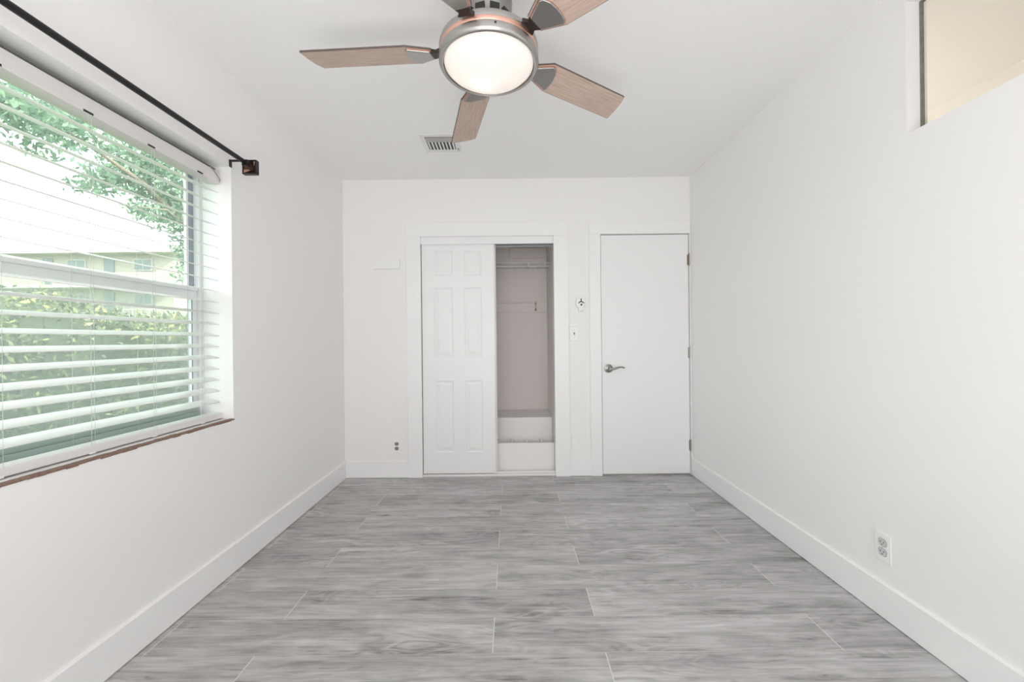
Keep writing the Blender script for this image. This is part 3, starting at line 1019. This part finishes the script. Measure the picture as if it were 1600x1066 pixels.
# hedge, parallel to the window wall
HX, HY0, HY1 = -4.1, 2.0, 12.0
hedge = empty('hedge', (HX, 0, -0.15), 'tall dense green hedge outside the window', 'hedge')
hd = 0.85
nL = 27000
hy = rng.uniform(HY0, HY1, nL)
top = 1.62 + 0.07 * np.sin(hy * 2.3) + 0.05 * np.sin(hy * 5.1 + 1) + 0.03 * np.sin(hy * 11.0)
face = rng.random(nL)
hx = np.where(face < 0.62, rng.normal(0.0, 0.05, nL), rng.uniform(-hd, 0.02, nL))
hz = np.where(face < 0.62, rng.uniform(0.0, 1.0, nL) ** 0.85 * top, top + rng.normal(0, 0.045, nL))
hx = hx + np.where(face < 0.62, 0.09 * np.sin(hy * 3.1 + hz * 4.0) + 0.05 * np.sin(hy * 7.7 - hz * 6), 0)
leaf_cloud('foliage', np.stack([hx, hy, hz], 1), 0.034, M['hedge'], hedge, tilt=(0.35, 0, 0.45))
b = MB()
nn = 60
for i in range(nn):
    ya, yb2 = HY0 + (HY1 - HY0) * i / nn, HY0 + (HY1 - HY0) * (i + 1) / nn
    b.box(-hd + 0.08, -0.10 - 0.05 * math.sin(ya * 3.1), ya, yb2, 0.0, 1.50 + 0.06 * math.sin(ya * 2.3))
b.build('branches', M['hedge_core'], hedge)
b = MB()
for i in range(36):
    yk = random.uniform(2.0, 8.5)
    xk = random.uniform(0.08, 0.16)
    zk = random.uniform(0.0, 0.3)
    b.tube([(xk - 0.12, yk, zk), (xk, yk + random.uniform(-0.25, 0.25), zk + random.uniform(0.35, 0.6)), (xk + 0.02, yk + random.uniform(-0.5, 0.5), zk + random.uniform(0.7, 1.0))], [0.009, 0.006, 0.003], 5)
b.build('stems', M['bark'], hedge)

# tree
TX, TY = -8.7, 11.6
tree = empty('tree', (TX, TY, -0.15), 'leafy green tree reaching over the hedge outside the window', 'tree')
b = MB().tube([(0, 0, -0.05), (0.1, -0.1, 1.6), (0.0, -0.2, 3.2), (0.1, -0.5, 4.6), (0.2, -0.8, 6.2)], [0.22, 0.19, 0.16, 0.12, 0.06], 12)
b.tube([(0.0, -0.2, 3.2), (0.2, -1.3, 4.4), (0.3, -2.6, 5.0), (0.5, -4.0, 5.2), (0.7, -5.2, 5.2)], [0.11, 0.08, 0.05, 0.03, 0.012], 8)
b.tube([(0.1, -0.5, 4.6), (-0.1, -1.4, 5.2), (-0.2, -2.4, 5.1), (-0.2, -3.2, 4.7)], [0.08, 0.05, 0.03, 0.012], 8)
b.tube([(0.2, -1.3, 4.4), (0.5, -2.2, 4.5), (0.6, -3.0, 4.3)], [0.04, 0.02, 0.01], 8)
b.build('trunk', M['bark'], tree, smooth=True)
# sprays of leaves round the boughs: (centre, radius, leaves)
clumps = []


def spray(c, r, n):
    p = rng.normal(size=(n, 3))
    p /= np.linalg.norm(p, axis=1)[:, None]
    p *= (rng.random(n) ** 0.5)[:, None] * np.array(r)
    clumps.append(np.array(c) + p)


spray((0.1, -0.6, 6.2), (1.5, 1.5, 1.2), 2600)
spray((0.1, -2.2, 5.5), (0.9, 0.95, 0.75), 2400)
spray((0.0, -1.5, 4.8), (0.8, 0.8, 0.7), 1500)
spray((0.0, -0.8, 4.0), (0.55, 0.6, 0.75), 650)
spray((-0.1, -0.9, 3.2), (0.35, 0.40, 0.45), 170)
spray((-0.1, -3.0, 4.9), (0.5, 0.55, 0.34), 420)
spray((-0.1, -3.5, 4.55), (0.3, 0.35, 0.2), 90)
spray((0.3, -2.6, 4.35), (0.4, 0.38, 0.25), 150)
spray((0.5, -4.3, 5.35), (0.8, 0.8, 0.38), 900)
spray((0.7, -5.3, 5.15), (0.7, 0.7, 0.34), 900)
spray((0.6, -4.9, 4.75), (0.5, 0.6, 0.2), 170)
spray((0.9, -6.0, 4.95), (0.6, 0.6, 0.34), 500)
leaf_cloud('crown', np.concatenate(clumps), 0.075, M['tree'], tree)

# apartment building in the distance, facing the house
AY = 32.0
apt = empty('apartment_building', (-34, AY, -0.15), 'pale cream apartment block beyond the hedge', 'building')
az = 0.15
MB().box(-34, 6.6, 0.0, 9.0, 0.0, 8.55).build('wall', M['stucco'], apt)
MB().box(-34.6, 7.3, -0.9, 9.5, 8.55, 8.85).build('roof', M['stucco_trim'], apt)
for zz in (2.9, 5.75):
    MB().box(-34.3, 7.0, -1.3, 0.0, zz, zz + 0.22).build('balcony_slab', M['stucco_trim'], apt)
    b = MB().box(-34.3, 7.0, -1.3, -1.25, zz + 1.05, zz + 1.12)
    for k in range(60):
        xk = -34.2 + k * 0.69
        b.box(xk, xk + 0.05, -1.3, -1.26, zz + 0.22, zz + 1.05)
    b.box(-34.3, 7.0, -1.3, -1.27, zz + 0.6, zz + 0.64)
    b.build('railing', M['stucco_trim'], apt)


def facade_window(x, z, w, h):
    f = MB().box(x - w / 2, x + w / 2, -0.10, -0.001, z - h / 2, z + h / 2).build('window', M['stucco_trim'], apt)
    MB().box(x - w / 2 + 0.07, x - 0.04, -0.115, -0.09, z - h / 2 + 0.07, z + h / 2 - 0.07).build('pane', M['bwin'], f)
    MB().box(x + 0.04, x + w / 2 - 0.07, -0.115, -0.09, z - h / 2 + 0.07, z + h / 2 - 0.07).build('pane', M['bwin'], f)


for z in (7.75, 4.95, 1.9):
    for x in (-30.5, -24, -17.5, -11, -8.0, -5.9, -1.2, 4.2):
        facade_window(x, z - 0.05, 1.5, 0.95)
    for x in (-27.5, -14.2, -3.6, 1.4):
        MB().box(x - 0.42, x + 0.42, -0.05, -0.001, z - 1.55, z + 0.55).build('door', M['bwin'], apt)
